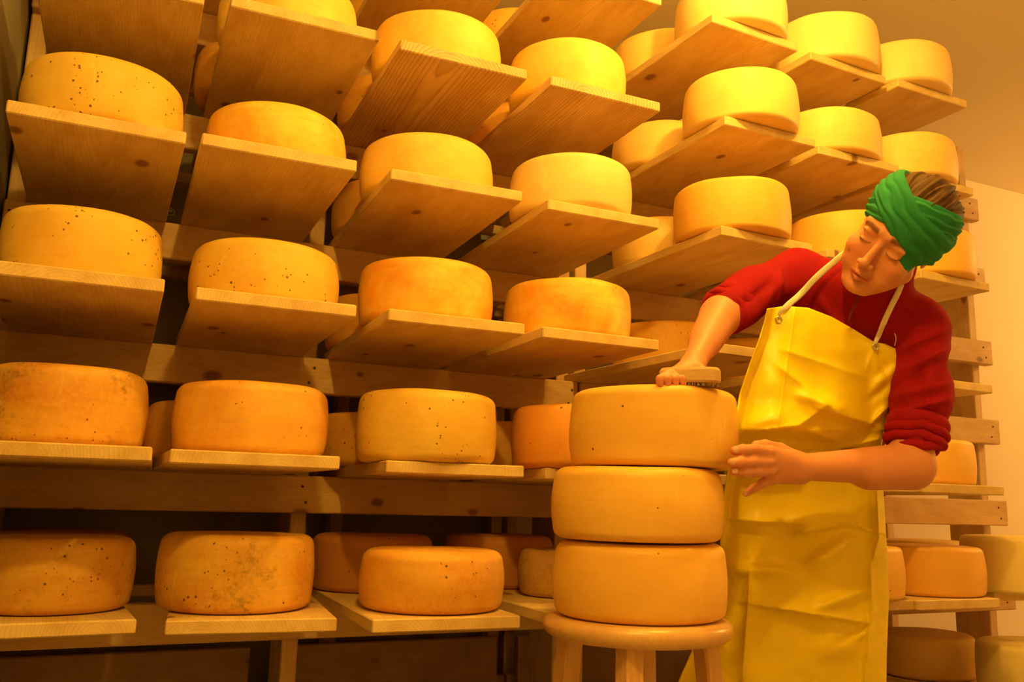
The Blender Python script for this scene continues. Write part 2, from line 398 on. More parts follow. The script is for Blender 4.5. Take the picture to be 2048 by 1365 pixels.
def wheel(x, y, z, R, h, mat, label, group=None, cr=.021, bulge=.004, rz=None):
    WN[0] += 1
    V, F = wheel_vf(R, h, WN[0], cr, bulge)
    o = mobj('cheese_wheel', V, F, M[mat]); o.location = (x, y, z+.0005); o.rotation_euler = (0, 0, WN[0]*1.3 if rz is None else rz)
    tag(o, label, 'cheese wheel', group or 'cheese wheels on the shelves'); return o
# col, level, x, y, radius, height, rind
FR = [
 (2,4,.931,.185,.147,.125,'c_yellow','yellow'),(3,4,1.268,.181,.149,.126,'c_yellow','bright yellow'),(4,4,1.595,.154,.144,.133,'c_yellow','bright yellow'),
 (5,5,2.060,.106,.148,.125,'c_cream','smooth pale yellow'),(6,5,2.414,.139,.154,.136,'c_cream','smooth pale yellow'),(7,5,2.702,.132,.151,.127,'c_cream','smooth pale yellow'),
 (5,4,2.054,.069,.146,.132,'c_smooth','smooth yellow'),(6,4,2.389,.123,.151,.122,'c_smooth','smooth yellow'),(7,4,2.712,.144,.151,.127,'c_smooth','smooth yellow'),
 (5,3,2.034,.087,.146,.131,'c_gold','smooth golden'),(6,3,2.442,.12,.149,.125,'c_gold','smooth golden'),(7,3,2.758,.137,.148,.134,'c_gold','smooth golden'),
 (1,3,.598,.174,.144,.130,'c_speck','dark speckled golden'),(2,3,.930,.203,.145,.124,'c_mottled','mottled golden'),(3,3,1.263,.196,.151,.122,'c_yellow','yellow'),(4,3,1.607,.153,.148,.131,'c_cream','pale yellow'),
 (1,2,.590,.178,.141,.134,'c_speck','scratched and speckled golden'),(2,2,.925,.184,.148,.125,'c_speck','faintly speckled golden'),(3,2,1.263,.167,.148,.131,'c_mottled','streaky orange-yellow'),(4,2,1.608,.159,.150,.131,'c_mottled','orange-yellow'),
 (1,1,.592,.158,.139,.137,'c_golden','brown-orange'),(2,1,.916,.156,.146,.132,'c_orange','dusty orange'),(3,1,1.272,.152,.149,.143,'c_speck','tall dull yellow'),(4,1,1.628,.141,.151,.137,'c_deep','deep orange'),
 (1,0,.600,.254,.140,.128,'c_golden','brown-orange'),(2,0,.917,.202,.148,.138,'c_golden','mould-spotted orange'),(3,0,1.280,.107,.147,.114,'c_orange','low dusty orange'),
 (7,1,2.715,.154,.151,.119,'c_gold','golden'),(7,0,2.694,.132,.152,.124,'c_apricot','smooth orange'),(6,0,2.379,.115,.152,.126,'c_stack','amber'),
 (6,1,2.40,.15,.150,.125,'c_smooth','golden'),(8,0,3.04,.10,.155,.152,'c_pale','large pale'),(8,-1,3.05,.08,.155,.148,'c_pale','pale shaded'),
]
for c, l, x, y, R, h, m, look in FR:
    R_ = R-.0015 if (c, l) not in ((1, 3),) else R
    wheel(x, y, Z[l], R_, h, m, cr=.015 if c >= 5 else .023, label=f"{look} front cheese wheel, {rowtxt(l)}, {COLN[c]}{FG(c)}".replace('second last column', 'beside the rack end'))
wheel(1.66, .27, Z[0], .10, .105, 'c_mouldy', 'small grey-mouldy cheese wheel behind the stack on the stool')
RE = [(1,0),(3,0),(4,0),(2,1),(3,1),(4,1),(1,1),(3,2),(2,4),(3,4),(4,4),(3,3),(5,5),(5,4),(5,3),(5,2),(6,2),(8,0),(8,-1),(9,0),(4,5),(3,5)]
for c, l in RE:
    y = .475 if c >= 5 and c < 8 else .505
    x = XC[c]
    R, h = .147, .126; m = 'c_orange' if c < 5 else 'c_smooth'
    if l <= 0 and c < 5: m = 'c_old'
    if (c, l) in ((5, 2), (6, 2)): m = 'c_orange'
    if c in (5,) : y = .40
    if (c, l) == (1, 0): y = .57
    if (c, l) == (2, 1): x -= .035
    if c >= 8: m = 'c_smooth'; y = .45
    if (c, l) == (9, 0): m = 'c_pale'; y = .33
    if (c, l) == (4, 0): y = .545
    wheel(x, y, Z[l], R, h, m, f"shaded cheese wheel at the back, {rowtxt(l)}, {COLN[c]}{FG(c)}", 'cheese wheels at the back of the planks')

# ------------------------------------------------------------------ stool and the stack on it
SX, SY, SZ = 1.531, -.252, .682
st = empty('wooden_stool', (SX, SY, 0)); tag(st, 'round varnished wooden stool carrying three stacked cheese wheels', 'stool')
prof = [(0.001, -.036), (.141, -.035), (.152, -.033), (.160, -.027), (.164, -.018), (.163, -.009), (.158, -.003), (.150, 0), (.001, 0)]
V, F = lathe_vf(prof, 72)
o = mobj('seat', V, F, M['stool'], st); o.location = (0, 0, SZ)
def prism(a, b, ra, rb, rot, name, mat, parent, n=4, ch=.25):
    a = Vector(a); b = Vector(b); ax = (b-a).normalized(); u = Vector((math.cos(rot), math.sin(rot), 0)); u = (u-ax*u.dot(ax)).normalized(); v = ax.cross(u)
    V = []
    for p, r in ((a, ra), (b, rb)):
        for k in range(n):
            for s in (-ch*.5, ch*.5):
                an = 2*math.pi*(k+s*.6)/n; V.append(p+u*r*math.cos(an)+v*r*math.sin(an))
    m = 2*n; F = [(k, (k+1) % m, m+(k+1) % m, m+k) for k in range(m)]+[tuple(range(m))[::-1], tuple(range(m, 2*m))]
    o = mobj(name, V, F, mat, parent, smooth=False); return o
dcam = (Vector((CAM.x, CAM.y, 0))-Vector((SX, SY, 0))).normalized(); a0 = math.atan2(dcam.y, dcam.x)-.10
tops = []
for k in range(4):
    a = a0+k*math.pi/2; d = Vector((math.cos(a), math.sin(a), 0))
    prism(d*.116+Vector((0, 0, SZ-.03)), d*.172, .0225, .021, a, 'leg', M['stool_leg'], st)
    tops.append(d)
for k in range(4):
    z = .22 if k % 2 else .27; t = 1-z/(SZ-.03); r = .116+(.172-.116)*t
    prism(tops[k]*r+Vector((0, 0, z)), tops[(k+1) % 4]*r+Vector((0, 0, z)), .010, .010, 1.57, 'stretcher', M['stool_leg'], st, 8)
wheel(1.5363, -.250, SZ, .1525, .1275, 'c_stack', 'large amber cheese wheel on the stool seat, lowest of the stack of three', 'stack of wheels on the stool')
wheel(1.5297, -.254, SZ+.130, .1525, .1235, 'c_stack', 'large amber cheese wheel in the middle of the stool stack', 'stack of wheels on the stool')
wheel(1.567, -.251, SZ+.256, .1525, .1365, 'c_stack', 'large amber cheese wheel on top of the stool stack, under the brush', 'stack of wheels on the stool', cr=.019)
STZ = SZ+.256+.1365
tag(box('plastic_crate', 3.72, 4.25, .25, .65, .0, .405, M['black'], None, .01), 'black plastic crate on the floor beyond the right end of the rack', 'crate')
# ring bolt in the grey back wall
rb = [(.0105*math.cos(a), 0, .0105*math.sin(a)) for a in [2*math.pi*k/20 for k in range(20)]]
V = []; F = []
for i, p in enumerate(rb):
    a = 2*math.pi*i/20
    for k in range(8):
        b = 2*math.pi*k/8; r_ = .0105+.0022*math.cos(b); V.append((r_*math.cos(a), .0022*math.sin(b), r_*math.sin(a)))
for i in range(20):
    for k in range(8): F.append((i*8+k, i*8+(k+1) % 8, ((i+1) % 20)*8+(k+1) % 8, ((i+1) % 20)*8+k))
an = mobj('wall_anchor', V, F, M['cream_plastic'] if 'cream_plastic' in M else M.setdefault('cream_plastic', simple('cream_plastic', (.8, .75, .6), .4))); pa = at(341, 424, 1.0); kk_ = (YB-.004-CAM.y)/(pa-CAM).y; an.location = CAM+(pa-CAM)*kk_
V, F = lathe_vf([(.0045, 0), (.0045, .008)], 6); o = mobj('bolt', [(v[0], -v[2], v[1]) for v in V], F, M['steel'], an, smooth=False)
tag(an, 'small pale ring anchor with a bolt on the grey wall between first two columns', 'wall anchor')
#@PERSON@
# ------------------------------------------------------------------ signed distance modelling for the person
def V3(p): return np.array([p[0], p[1], p[2]], float)
def sd_cone(P, a, b, ra, rb):
    ab = b-a; L = max(float(ab@ab), 1e-12)
    q = P-a; t = np.clip((q@ab)/L, 0, 1)
    d = np.linalg.norm(q-t[..., None]*ab, axis=-1)
    return d-(ra+(rb-ra)*t)
def sd_ell(P, c, R, rad):
    q = (P-c)@R; k0 = np.linalg.norm(q/rad, axis=-1); k1 = np.linalg.norm(q/(rad*rad), axis=-1)+1e-9
    return k0*(k0-1)/k1
def field(prims, lo, h, n):
    F = np.full(n, .06); gx = [lo[i]+h*np.arange(n[i]) for i in range(3)]
    for pr in prims:
        typ, k, sub = pr[0], pr[-2], pr[-1]
        if typ == 'c': bl = np.minimum(pr[1]-pr[3], pr[2]-pr[4]); bh = np.maximum(pr[1]+pr[3], pr[2]+pr[4]); bl = np.minimum(bl, np.minimum(pr[1], pr[2])-max(pr[3], pr[4])); bh = np.maximum(bh, np.maximum(pr[1], pr[2])+max(pr[3], pr[4]))
        else: m = max(pr[3]); bl = pr[1]-m; bh = pr[1]+m
        mg = k*1.2+3*h+.004
        i0 = [max(0, int((bl[i]-mg-lo[i])/h)) for i in range(3)]; i1 = [min(n[i], int((bh[i]+mg-lo[i])/h)+2) for i in range(3)]
        if any(i1[i] <= i0[i] for i in range(3)): continue
        X, Y, Z_ = np.meshgrid(*[gx[i][i0[i]:i1[i]] for i in range(3)], indexing='ij'); P = np.stack([X, Y, Z_], -1)
        d = sd_cone(P, *pr[1:5]) if typ == 'c' else sd_ell(P, *pr[1:4])
        sl = tuple(slice(i0[i], i1[i]) for i in range(3)); f = F[sl]
        if sub:
            hh = np.clip(.5-.5*(f+d)/k, 0, 1); F[sl] = f*(1-hh)+(-d)*hh+k*hh*(1-hh)
        else:
            hh = np.clip(.5+.5*(d-f)/k, 0, 1); F[sl] = d*(1-hh)+f*hh-k*hh*(1-hh)
    return F
def surfnet(F, lo, h):
    s = F < 0; n = F.shape
    cn = tuple(x-1 for x in n)
    cnt = np.zeros(cn); pos = np.zeros(cn+(3,))
    for ax in range(3):
        a = [slice(None)]*3; b = [slice(None)]*3; a[ax] = slice(0, -1); b[ax] = slice(1, None)
        fa, fb = F[tuple(a)], F[tuple(b)]; cr = (fa < 0) != (fb < 0)
        t = np.where(cr, fa/np.where(cr, fa-fb, 1), 0)
        o = [i for i in range(3) if i != ax]
        for d0 in (0, 1):
            for d1 in (0, 1):
                sl = [slice(None)]*3; sl[o[0]] = slice(d0, d0+cn[o[0]]); sl[o[1]] = slice(d1, d1+cn[o[1]])
                c = cr[tuple(sl)]; tt = t[tuple(sl)]
                cnt += c; pos[..., ax] += c*tt; pos[..., o[0]] += c*d0; pos[..., o[1]] += c*d1
    act = cnt > 0; idx = -np.ones(cn, int); idx[act] = np.arange(act.sum())
    base = np.stack(np.nonzero(act), -1)
    V = (base+pos[act]/cnt[act][:, None])*h+lo
    Q = []
    for ax in range(3):
        a = [slice(None)]*3; b = [slice(None)]*3; a[ax] = slice(0, -1); b[ax] = slice(1, None)
        fa, fb = F[tuple(a)] < 0, F[tuple(b)] < 0
        o = [(ax+1) % 3, (ax+2) % 3]
        I = np.stack(np.nonzero(fa != fb), -1)
        I = I[(I[:, o[0]] > 0) & (I[:, o[1]] > 0) & (I[:, o[0]] < cn[o[0]]) & (I[:, o[1]] < cn[o[1]])]
        if not len(I): continue
        def cell(d0, d1):
            J = I.copy(); J[:, o[0]] -= d0; J[:, o[1]] -= d1; return idx[J[:, 0], J[:, 1], J[:, 2]]
        q = np.stack([cell(1, 1), cell(0, 1), cell(0, 0), cell(1, 0)], -1)
        fl = ~fa[I[:, 0], I[:, 1], I[:, 2]]
        q[fl] = q[fl][:, ::-1]; Q.append(q)
    return V, np.concatenate(Q)
def sdf_mesh(prims, h, warp=None):
    lo = np.array([1e9]*3); hi = -lo
    for pr in prims:
        if pr[-1]: continue
        if pr[0] == 'c':
            r = max(pr[3], pr[4]); lo = np.minimum(lo, np.minimum(pr[1], pr[2])-r); hi = np.maximum(hi, np.maximum(pr[1], pr[2])+r)
        else: m = max(pr[3]); lo = np.minimum(lo, pr[1]-m); hi = np.maximum(hi, pr[1]+m)
    lo -= .02; hi += .02
    n = tuple(int(x) for x in np.ceil((hi-lo)/h)+1)
    F = field(prims, lo, h, n)
    return surfnet(F, lo, h)
def relax(V, Q, it=2, lam=.5):
    E = np.concatenate([Q[:, [0, 1]], Q[:, [1, 2]], Q[:, [2, 3]], Q[:, [3, 0]]])
    for _ in range(it):
        A = np.zeros_like(V); c = np.zeros(len(V))
        np.add.at(A, E[:, 0], V[E[:, 1]]); np.add.at(A, E[:, 1], V[E[:, 0]]); np.add.at(c, E[:, 0], 1); np.add.at(c, E[:, 1], 1)
        V = V*(1-lam)+lam*A/np.maximum(c, 1)[:, None]
    return V
def vnorm(V, Q):
    n = np.cross(V[Q[:, 2]]-V[Q[:, 0]], V[Q[:, 3]]-V[Q[:, 1]]); N = np.zeros_like(V)
    for k in range(4): np.add.at(N, Q[:, k], n)
    return N/np.maximum(np.linalg.norm(N, axis=1), 1e-12)[:, None]
def npobj(name, V, Q, mat, parent, col=None):
    me = bpy.data.meshes.new(name)
    me.vertices.add(len(V)); me.vertices.foreach_set('co', np.ascontiguousarray(V, np.float32).ravel())
    me.loops.add(len(Q)*4); me.loops.foreach_set('vertex_index', np.ascontiguousarray(Q, np.int32).ravel())
    me.polygons.add(len(Q)); me.polygons.foreach_set('loop_start', np.arange(0, len(Q)*4, 4, dtype=np.int32))
    me.polygons.foreach_set('use_smooth', [True]*len(Q))
    me.update(calc_edges=True); me.validate()
    if col is not None:
        ca = me.color_attributes.new('tone', 'FLOAT_COLOR', 'POINT')
        ca.data.foreach_set('color', np.concatenate([col, np.ones((len(col), 1))], 1).astype(np.float32).ravel())
    me.materials.append(mat)
    o = bpy.data.objects.new(name, me); COL.objects.link(o)
    if parent is not None: o.parent = parent; o.matrix_parent_inverse = Matrix.Identity(4); o.location = -parent.location
    return o
def A_(px, py, d): return V3(at(px, py, d))
def C(a, b, ra, rb, k=.015, sub=False): return ('c', A_(*a), A_(*b), ra, rb, k, sub)
def gs(x, s): return np.exp(-(x/s)**2)
rt_, up_, fw_ = V3(RT), V3(UP), V3(fw)
def topx(V):
    """pixel coordinates and depth of world points, used to lay folds along the cloth"""
    q = V-V3(CAM); z = q@fw_; return 1024+FPX*(q@rt_)/z, 682.5-FPX*(q@up_)/z, z

FEET = A_(1640, 1000, 1.84); FEET[2] = 0
person = empty('person', Vector(FEET))
tag(person, 'person in red fleece, yellow bib apron and green headscarf, head bowed, brushing the stacked cheese', 'person')

def fabric(name, col, sc=350, b=.4, rough=.9, sheen=.3):
    t = NT(name); tc = t.n('ShaderNodeTexCoord'); n1 = t.noise(tc.outputs['Object'], sc, 3, .7); n2 = t.noise(tc.outputs['Object'], 14, 3)
    c = t.mix(n2.outputs[0], tuple(x*.82 for x in col), tuple(min(1, x*1.12) for x in col)); t.l(c, t.b.inputs['Base Color'])
    t.b.inputs['Roughness'].default_value = rough; t.b.inputs['Sheen Weight'].default_value = sheen; t.b.inputs['Sheen Tint'].default_value = (*col, 1)
    t.b.inputs['Specular IOR Level'].default_value = .2
    t.bump(n1.outputs[0], b, .0015); return t.m
M['fleece'] = fabric('red_fleece', (.32, .006, .018), 420, .35)
M['scarf'] = fabric('green_cotton', (.028, .27, .13), 500, .2, .85, .1)
M['trouser'] = fabric('dark_trouser_cloth', (.05, .05, .07), 300, .2)
M['cord'] = fabric('cream_cotton_tape', (.85, .80, .72), 600, .4, .8, .1)
M['boot'] = simple('rubber_boot', (.03, .03, .03), .4)
t = NT('yellow_coated_apron'); tc = t.n('ShaderNodeTexCoord'); n1 = t.noise(tc.outputs['Object'], 5, 3); n2 = t.noise(tc.outputs['Object'], 900, 2)
c = t.mix(n1.outputs[0], (.90, .70, .008, 1), (.96, .78, .012, 1)); t.l(c, t.b.inputs['Base Color']); t.b.inputs['Roughness'].default_value = .38
t.b.inputs['Specular IOR Level'].default_value = .4
t.bump(t.math('ADD', n1.outputs[0], t.math('MULTIPLY', n2.outputs[0], .02)), .2, .004); M['apron'] = t.m
t = NT('skin'); va = t.n('ShaderNodeVertexColor', layer_name='tone'); tc = t.n('ShaderNodeTexCoord'); n1 = t.noise(tc.outputs['Object'], 60, 4, .6); n2 = t.noise(tc.outputs['Object'], 700, 3)
c = t.mix(t.math('MULTIPLY', n1.outputs[0], .25), va.outputs[0], (.62, .20, .13, 1)); t.l(c, t.b.inputs['Base Color'])
t.b.inputs['Roughness'].default_value = .5; t.b.inputs['Subsurface Weight'].default_value = .12; t.b.inputs['Subsurface Radius'].default_value = (.012, .004, .002); t.b.inputs['Subsurface Scale'].default_value = 1
t.bump(n2.outputs[0], .12, .0006); M['skin'] = t.m
t = NT('brown_hair'); tc = t.n('ShaderNodeTexCoord'); n1 = t.noise(tc.outputs['Object'], 45, 4, .6)
c = t.mix(n1.outputs[0], (.045, .022, .010, 1), (.15, .075, .035, 1)); t.l(c, t.b.inputs['Base Color']); t.b.inputs['Roughness'].default_value = .65; t.b.inputs['Specular IOR Level'].default_value = .2; M['hair'] = t.m
SKIN = np.array([.70, .31, .19])

# ---- head, in its own frame: x to her right, y out of the face, z to the crown, origin midway between the eyes' level and the ears
HC = A_(1793, 476, 1.640); HS = .95
ey = -fw_*.746-rt_*.605-up_*.287; ey /= np.linalg.norm(ey)
ez = rt_*.33+up_*.76-fw_*.56; ez -= ez@ey*ey; ez /= np.linalg.norm(ez)
ex = np.cross(ey, ez)
ey, ex = ey*math.cos(.10)+ex*math.sin(.10), ex*math.cos(.10)-ey*math.sin(.10)
HR = np.stack([ex, ey, ez], 1)          # columns: local axes in the world
def hl(p): return HC+HR@np.array(p, float)
I3 = np.eye(3); o3 = lambda *a: np.array(a, float)
def HCn(a, b, ra, rb, k=.012, sub=False): return ('c', o3(*a), o3(*b), ra, rb, k, sub)
def HE(c, r, k=.012, sub=False, rot=None): return ('e', o3(*c), I3 if rot is None else rot, o3(*r), k, sub)
head = [HE((0, -.010, .036), (.0735, .090, .082), .02), HE((0, .032, -.030), (.057, .052, .074), .03),
        HCn((-.050, .000, -.055), (-.018, .058, -.097), .018, .016, .025), HCn((.050, .000, -.055), (.018, .058, -.097), .018, .016, .025),
        HE((0, .071, -.100), (.017, .014, .013), .018)]
for s in (-1, 1):
    head += [HE((s*.040, .056, -.036), (.022, .022, .020), .022), HCn((s*.010, .083, .019), (s*.046, .064, .020), .007, .006, .014),
             HE((s*.031, .093, -.001), (.017, .012, .012), .012, True), HE((s*.0305, .0668, -.003), (.0140, .0140, .0115), .006),
             HE((s*.033, .0770, .0075), (.0150, .0045, .0035), .008), HE((s*.031, .0795, -.011), (.012, .004, .003), .006),
             HE((s*.069, -.018, -.006), (.005, .014, .024), .006), HE((s*.034, .060, -.066), (.018, .016, .014), .02)]
head += [HCn((0, .082, .010), (0, .1035, -.036), .0068, .0080, .008), HE((0, .105, -.041), (.0088, .0090, .0078), .006),
         HE((-.0112, .096, -.044), (.0060, .0080, .0056), .005), HE((.0112, .096, -.044), (.0060, .0080, .0056), .005),
         HE((-.006, .101, -.0505), (.0032, .004, .0025), .003, True), HE((.006, .101, -.0505), (.0032, .004, .0025), .003, True),
         HE((0, .083, -.061), (.016, .010, .010), .010),
         HCn((-.018, .0815, -.0705), (-.004, .0925, -.0668), .0032, .0045, .004), HCn((.018, .0815, -.0705), (.004, .0925, -.0668), .0032, .0045, .004),
         HCn((-.015, .0815, -.0755), (.0, .0905, -.0775), .0035, .0056, .004), HCn((.015, .0815, -.0755), (.0, .0905, -.0775), .0035, .0056, .004),
         HE((0, .097, -.0718), (.021, .006, .0013), .002, True),
         HE((0, .088, -.087), (.014, .004, .004), .008, True)]
neck = [HCn((0, -.030, -.035), (-.005, -.052, -.165), .052, .056, .022)]
hV, hQ = sdf_mesh(head+neck, .0021)
hV = relax(hV, hQ, 1, .4)
x, y, z = hV.T
col = np.tile(SKIN, (len(hV), 1))
def paint(mask, c):
    global col
    col = col*(1-mask[:, None])+np.array(c)*mask[:, None]
fr = (y > .05)
for s in (-1, 1):
    paint(.45*gs(x-s*.042, .020)*gs(z+.036, .018)*fr, (.72, .24, .16))              # cheeks
    paint(np.clip(1.5*gs((z-(.0195+.25*(.032-abs(x)*1.0)*0-.10*np.clip(abs(x)-.036, 0, 1)*3)), .0052)*np.clip((abs(x)-.012)/.004, 0, 1)*np.clip((.053-abs(x))/.006, 0, 1)*(x*s > 0)*fr, 0, .88), (.11, .045, .02))   # brows
    lid = z+.0085+.0035*(1-((abs(x)-.031)/.014)**2)*1.0
    paint(np.clip(gs(lid, .0014)*(abs(abs(x)-.031) < .0150)*(x*s > 0)*fr*.95, 0, .95), (.07, .025, .012))                             # lashes of the lowered lids
    paint(.30*gs(abs(x)-.031, .014)*gs(z-.002, .010)*(x*s > 0)*fr, (.55, .24, .16))
lip = gs(z+.0725-.0, .0062)*np.clip((.0225-abs(x))/.004, 0, 1)*(y > .072)
paint(np.clip(lip*.95, 0, .9), (.50, .09, .07)); paint(gs(z+.0718, .0010)*np.clip((.021-abs(x))/.004, 0, 1)*(y > .075)*.8, (.18, .04, .03))
paint(.25*gs(x, .014)*gs(z+.042, .012)*(y > .09), (.72, .22, .15))
paint(gs(np.sqrt((x-.045)**2+(z+.045)**2), .0022)*(y > .03), (.16, .05, .03))       # mole
headW = hV@HR.T*HS+HC

# ---- arms and hands in world space
LW = (1606, 935, 1.575)        # left wrist
armL = [C((1818, 930, 1.665), LW, .0400, .0235, .02), C((1838, 800, 1.70), (1820, 925, 1.668), .038, .039, .02),
        C((1826, 938, 1.672), (1740, 944, 1.625), .036, .033, .02)]
palm = [C((1600, 926, 1.572), (1543, 908, 1.525), .0160, .0135, .012), C((1598, 938, 1.572), (1540, 926, 1.520), .0170, .0130, .012),
        C((1598, 948, 1.574), (1542, 943, 1.525), .0160, .0120, .012), C((1600, 952, 1.576), (1548, 957, 1.535), .0130, .0105, .012)]
def finger(pts, rs, k=.004):
    out = []
    for i in range(len(pts)-1): out.append(C(pts[i], pts[i+1], rs[i], rs[i+1], k if i else .008))
    return out
fing = finger([(1540, 906, 1.520), (1510, 900, 1.492), (1486, 900, 1.472), (1470, 902, 1.470)], [.0112, .0098, .0090, .0080])
fing += finger([(1537, 925, 1.516), (1506, 924, 1.484), (1481, 924.5, 1.462), (1464, 926, 1.459)], [.0112, .0098, .0090, .0080])
fing += finger([(1539, 943, 1.520), (1509, 944, 1.490), (1484, 944, 1.470), (1468, 943.5, 1.466)], [.0108, .0092, .0084, .0074])
fing += finger([(1546, 957, 1.530), (1524, 968, 1.520), (1505, 979, 1.512), (1491, 987.5, 1.506)], [.0098, .0078, .0070, .0060])
fing += finger([(1590, 918, 1.575), (1560, 900, 1.570), (1530, 892, 1.548), (1512, 892, 1.530)], [.0150, .0120, .0105, .009])
knk = [('e', A_(px, py, d), I3, o3(.0068, .0068, .0068), .005, False) for px, py, d in
       ((1541, 903, 1.511), (1538, 925, 1.506), (1540, 944, 1.511), (1547, 957, 1.523), (1508, 899, 1.486), (1504, 923, 1.478), (1507, 943, 1.484))]
# right arm and hand
RW = (1386, 728, 1.560)
armR = [C((1440, 632, 1.70), RW, .0345, .0200, .02), C((1530, 585, 1.78), (1444, 628, 1.70), .033, .034, .02), C((1436, 640, 1.695), (1408, 686, 1.63), .031, .026, .02)]
palmR = [C((1384, 729, 1.555), (1353, 747, 1.522), .0150, .0115, .012), C((1386, 729, 1.556), (1362, 747, 1.525), .0155, .0115, .012),
         C((1388, 729, 1.558), (1371, 747, 1.530), .0150, .0115, .012), C((1391, 730, 1.56), (1380, 747, 1.535), .0140, .0110, .012)]
fR = []
for k in range(4):
    bx, tx, dd = 1350+k*10, 1320+k*15.5, 1.520+k*.004
    fR += finger([(bx, 747, dd), (bx-14, 748, dd-.018), (tx-1, 758, dd-.035), (tx, 770-k*.5, dd-.036)], [.0088, .0076, .0068, .0062], .0015)
fR += finger([(1388, 733, 1.545), (1401, 743, 1.520), (1412, 751, 1.505), (1420, 758, 1.497)], [.0130, .0110, .0095, .0080])
def sub_hand(pr): 
    V, Q = sdf_mesh(pr, .0024); return relax(V, Q, 1, .4), Q
aLV, aLQ = sub_hand(armL+palm+fing+knk); aRV, aRQ = sub_hand(armR+palmR+fR)
# ---- trunk and legs under the clothes, coarse
legs = [C((1580, 1060, 1.89), (1572, 1500, 1.90), .050, .040, .03), C((1660, 1060, 1.88), (1680, 1500, 1.88), .050, .040, .03),
        C((1625, 800, 1.87), (1620, 1060, 1.89), .050, .060, .04), C((1740, 620, 1.80), (1640, 900, 1.88), .035, .05, .05)]
bV, bQ = sdf_mesh(legs, .012)
Vs = [headW, aLV, aRV, bV]; Qs = [hQ, aLQ, aRQ, bQ]; cs = [col] + [np.tile(SKIN, (len(v), 1)) for v in (aLV, aRV, bV)]
# redder finger tips and knuckles, pale nails
for i, V in ((1, aLV), (2, aRV)):
    c = cs[i]
    tips = [A_(1470, 902, 1.47), A_(1464, 926, 1.459), A_(1468, 943.5, 1.466), A_(1491, 987.5, 1.506)] if i == 1 else [A_(1320+15.5*k_, 770, 1.485) for k_ in range(4)]+[A_(1420, 758, 1.497)]
    for tp in tips:
        m = gs(np.linalg.norm(V-tp, axis=1), .014)[:, None]*.5; c = c*(1-m)+np.array([.72, .24, .16])*m
    cs[i] = c
off = 0; QQ = []
for V, Q in zip(Vs, Qs): QQ.append(Q+off); off += len(V)
body = npobj('body', np.concatenate(Vs), np.concatenate(QQ), M['skin'], person, np.concatenate(cs))
# nails on the visible finger tips
for (px, py, d), (qx, qy) in (((1472, 901, 1.4605), (-1, 0)), ((1466, 925, 1.4500), (-1, 0)), ((1470, 943, 1.4575), (-1, .0)), ((1490, 988, 1.4995), (-.8, .55))):
    Vn = []; Fn = []
    for i in range(7):
        for j in range(7):
            u, v = i/3-1, j/3-1
            k = .5 if abs(u)+abs(v) < 1.9 else .5
            rr = 1/max(1, (abs(u)**4+abs(v)**4)**.25)
            a_, b_ = u*rr*.0048, v*rr*.0044
            p = A_(px, py, d)+(rt_*qx-up_*qy)*a_+(rt_*qy+up_*qx)*b_+fw_*(b_*b_*60+a_*a_*20)
            Vn.append(p)
    for i in range(6):
        for j in range(6): Fn.append((i*7+j, i*7+j+1, i*7+j+8, i*7+j+7))
    npobj('fingernail', np.array(Vn), np.array(Fn), M['nailskin'] if 'nailskin' in M else M.setdefault('nailskin', simple('fingernail', (.80, .50, .38), .3)), person)

# ---- hair
hair = [HE((0, -.018, .047), (.081, .093, .086), .02), HE((-.004, -.066, .045), (.064, .048, .060), .03), HE((0, .075, -.06), (.09, .075, .10), .02, True)]
rV, rQ = sdf_mesh(hair, .0022); N = vnorm(rV, rQ)
x, y, z = rV.T
ang = np.arctan2(x, z-.02+.001); ln = y
wv = np.array([noise.noise(Vector((a*6, b*9, c*9))) for a, b, c in zip(ang, y, z)])
rid = np.sin(ang*62+wv*9)*.0010+np.sin(ang*23+wv*6+y*14)*.0022+wv*.004
rV = rV+N*rid[:, None]
npobj('hair', rV@HR.T*HS+HC, rQ, M['hair'], person)

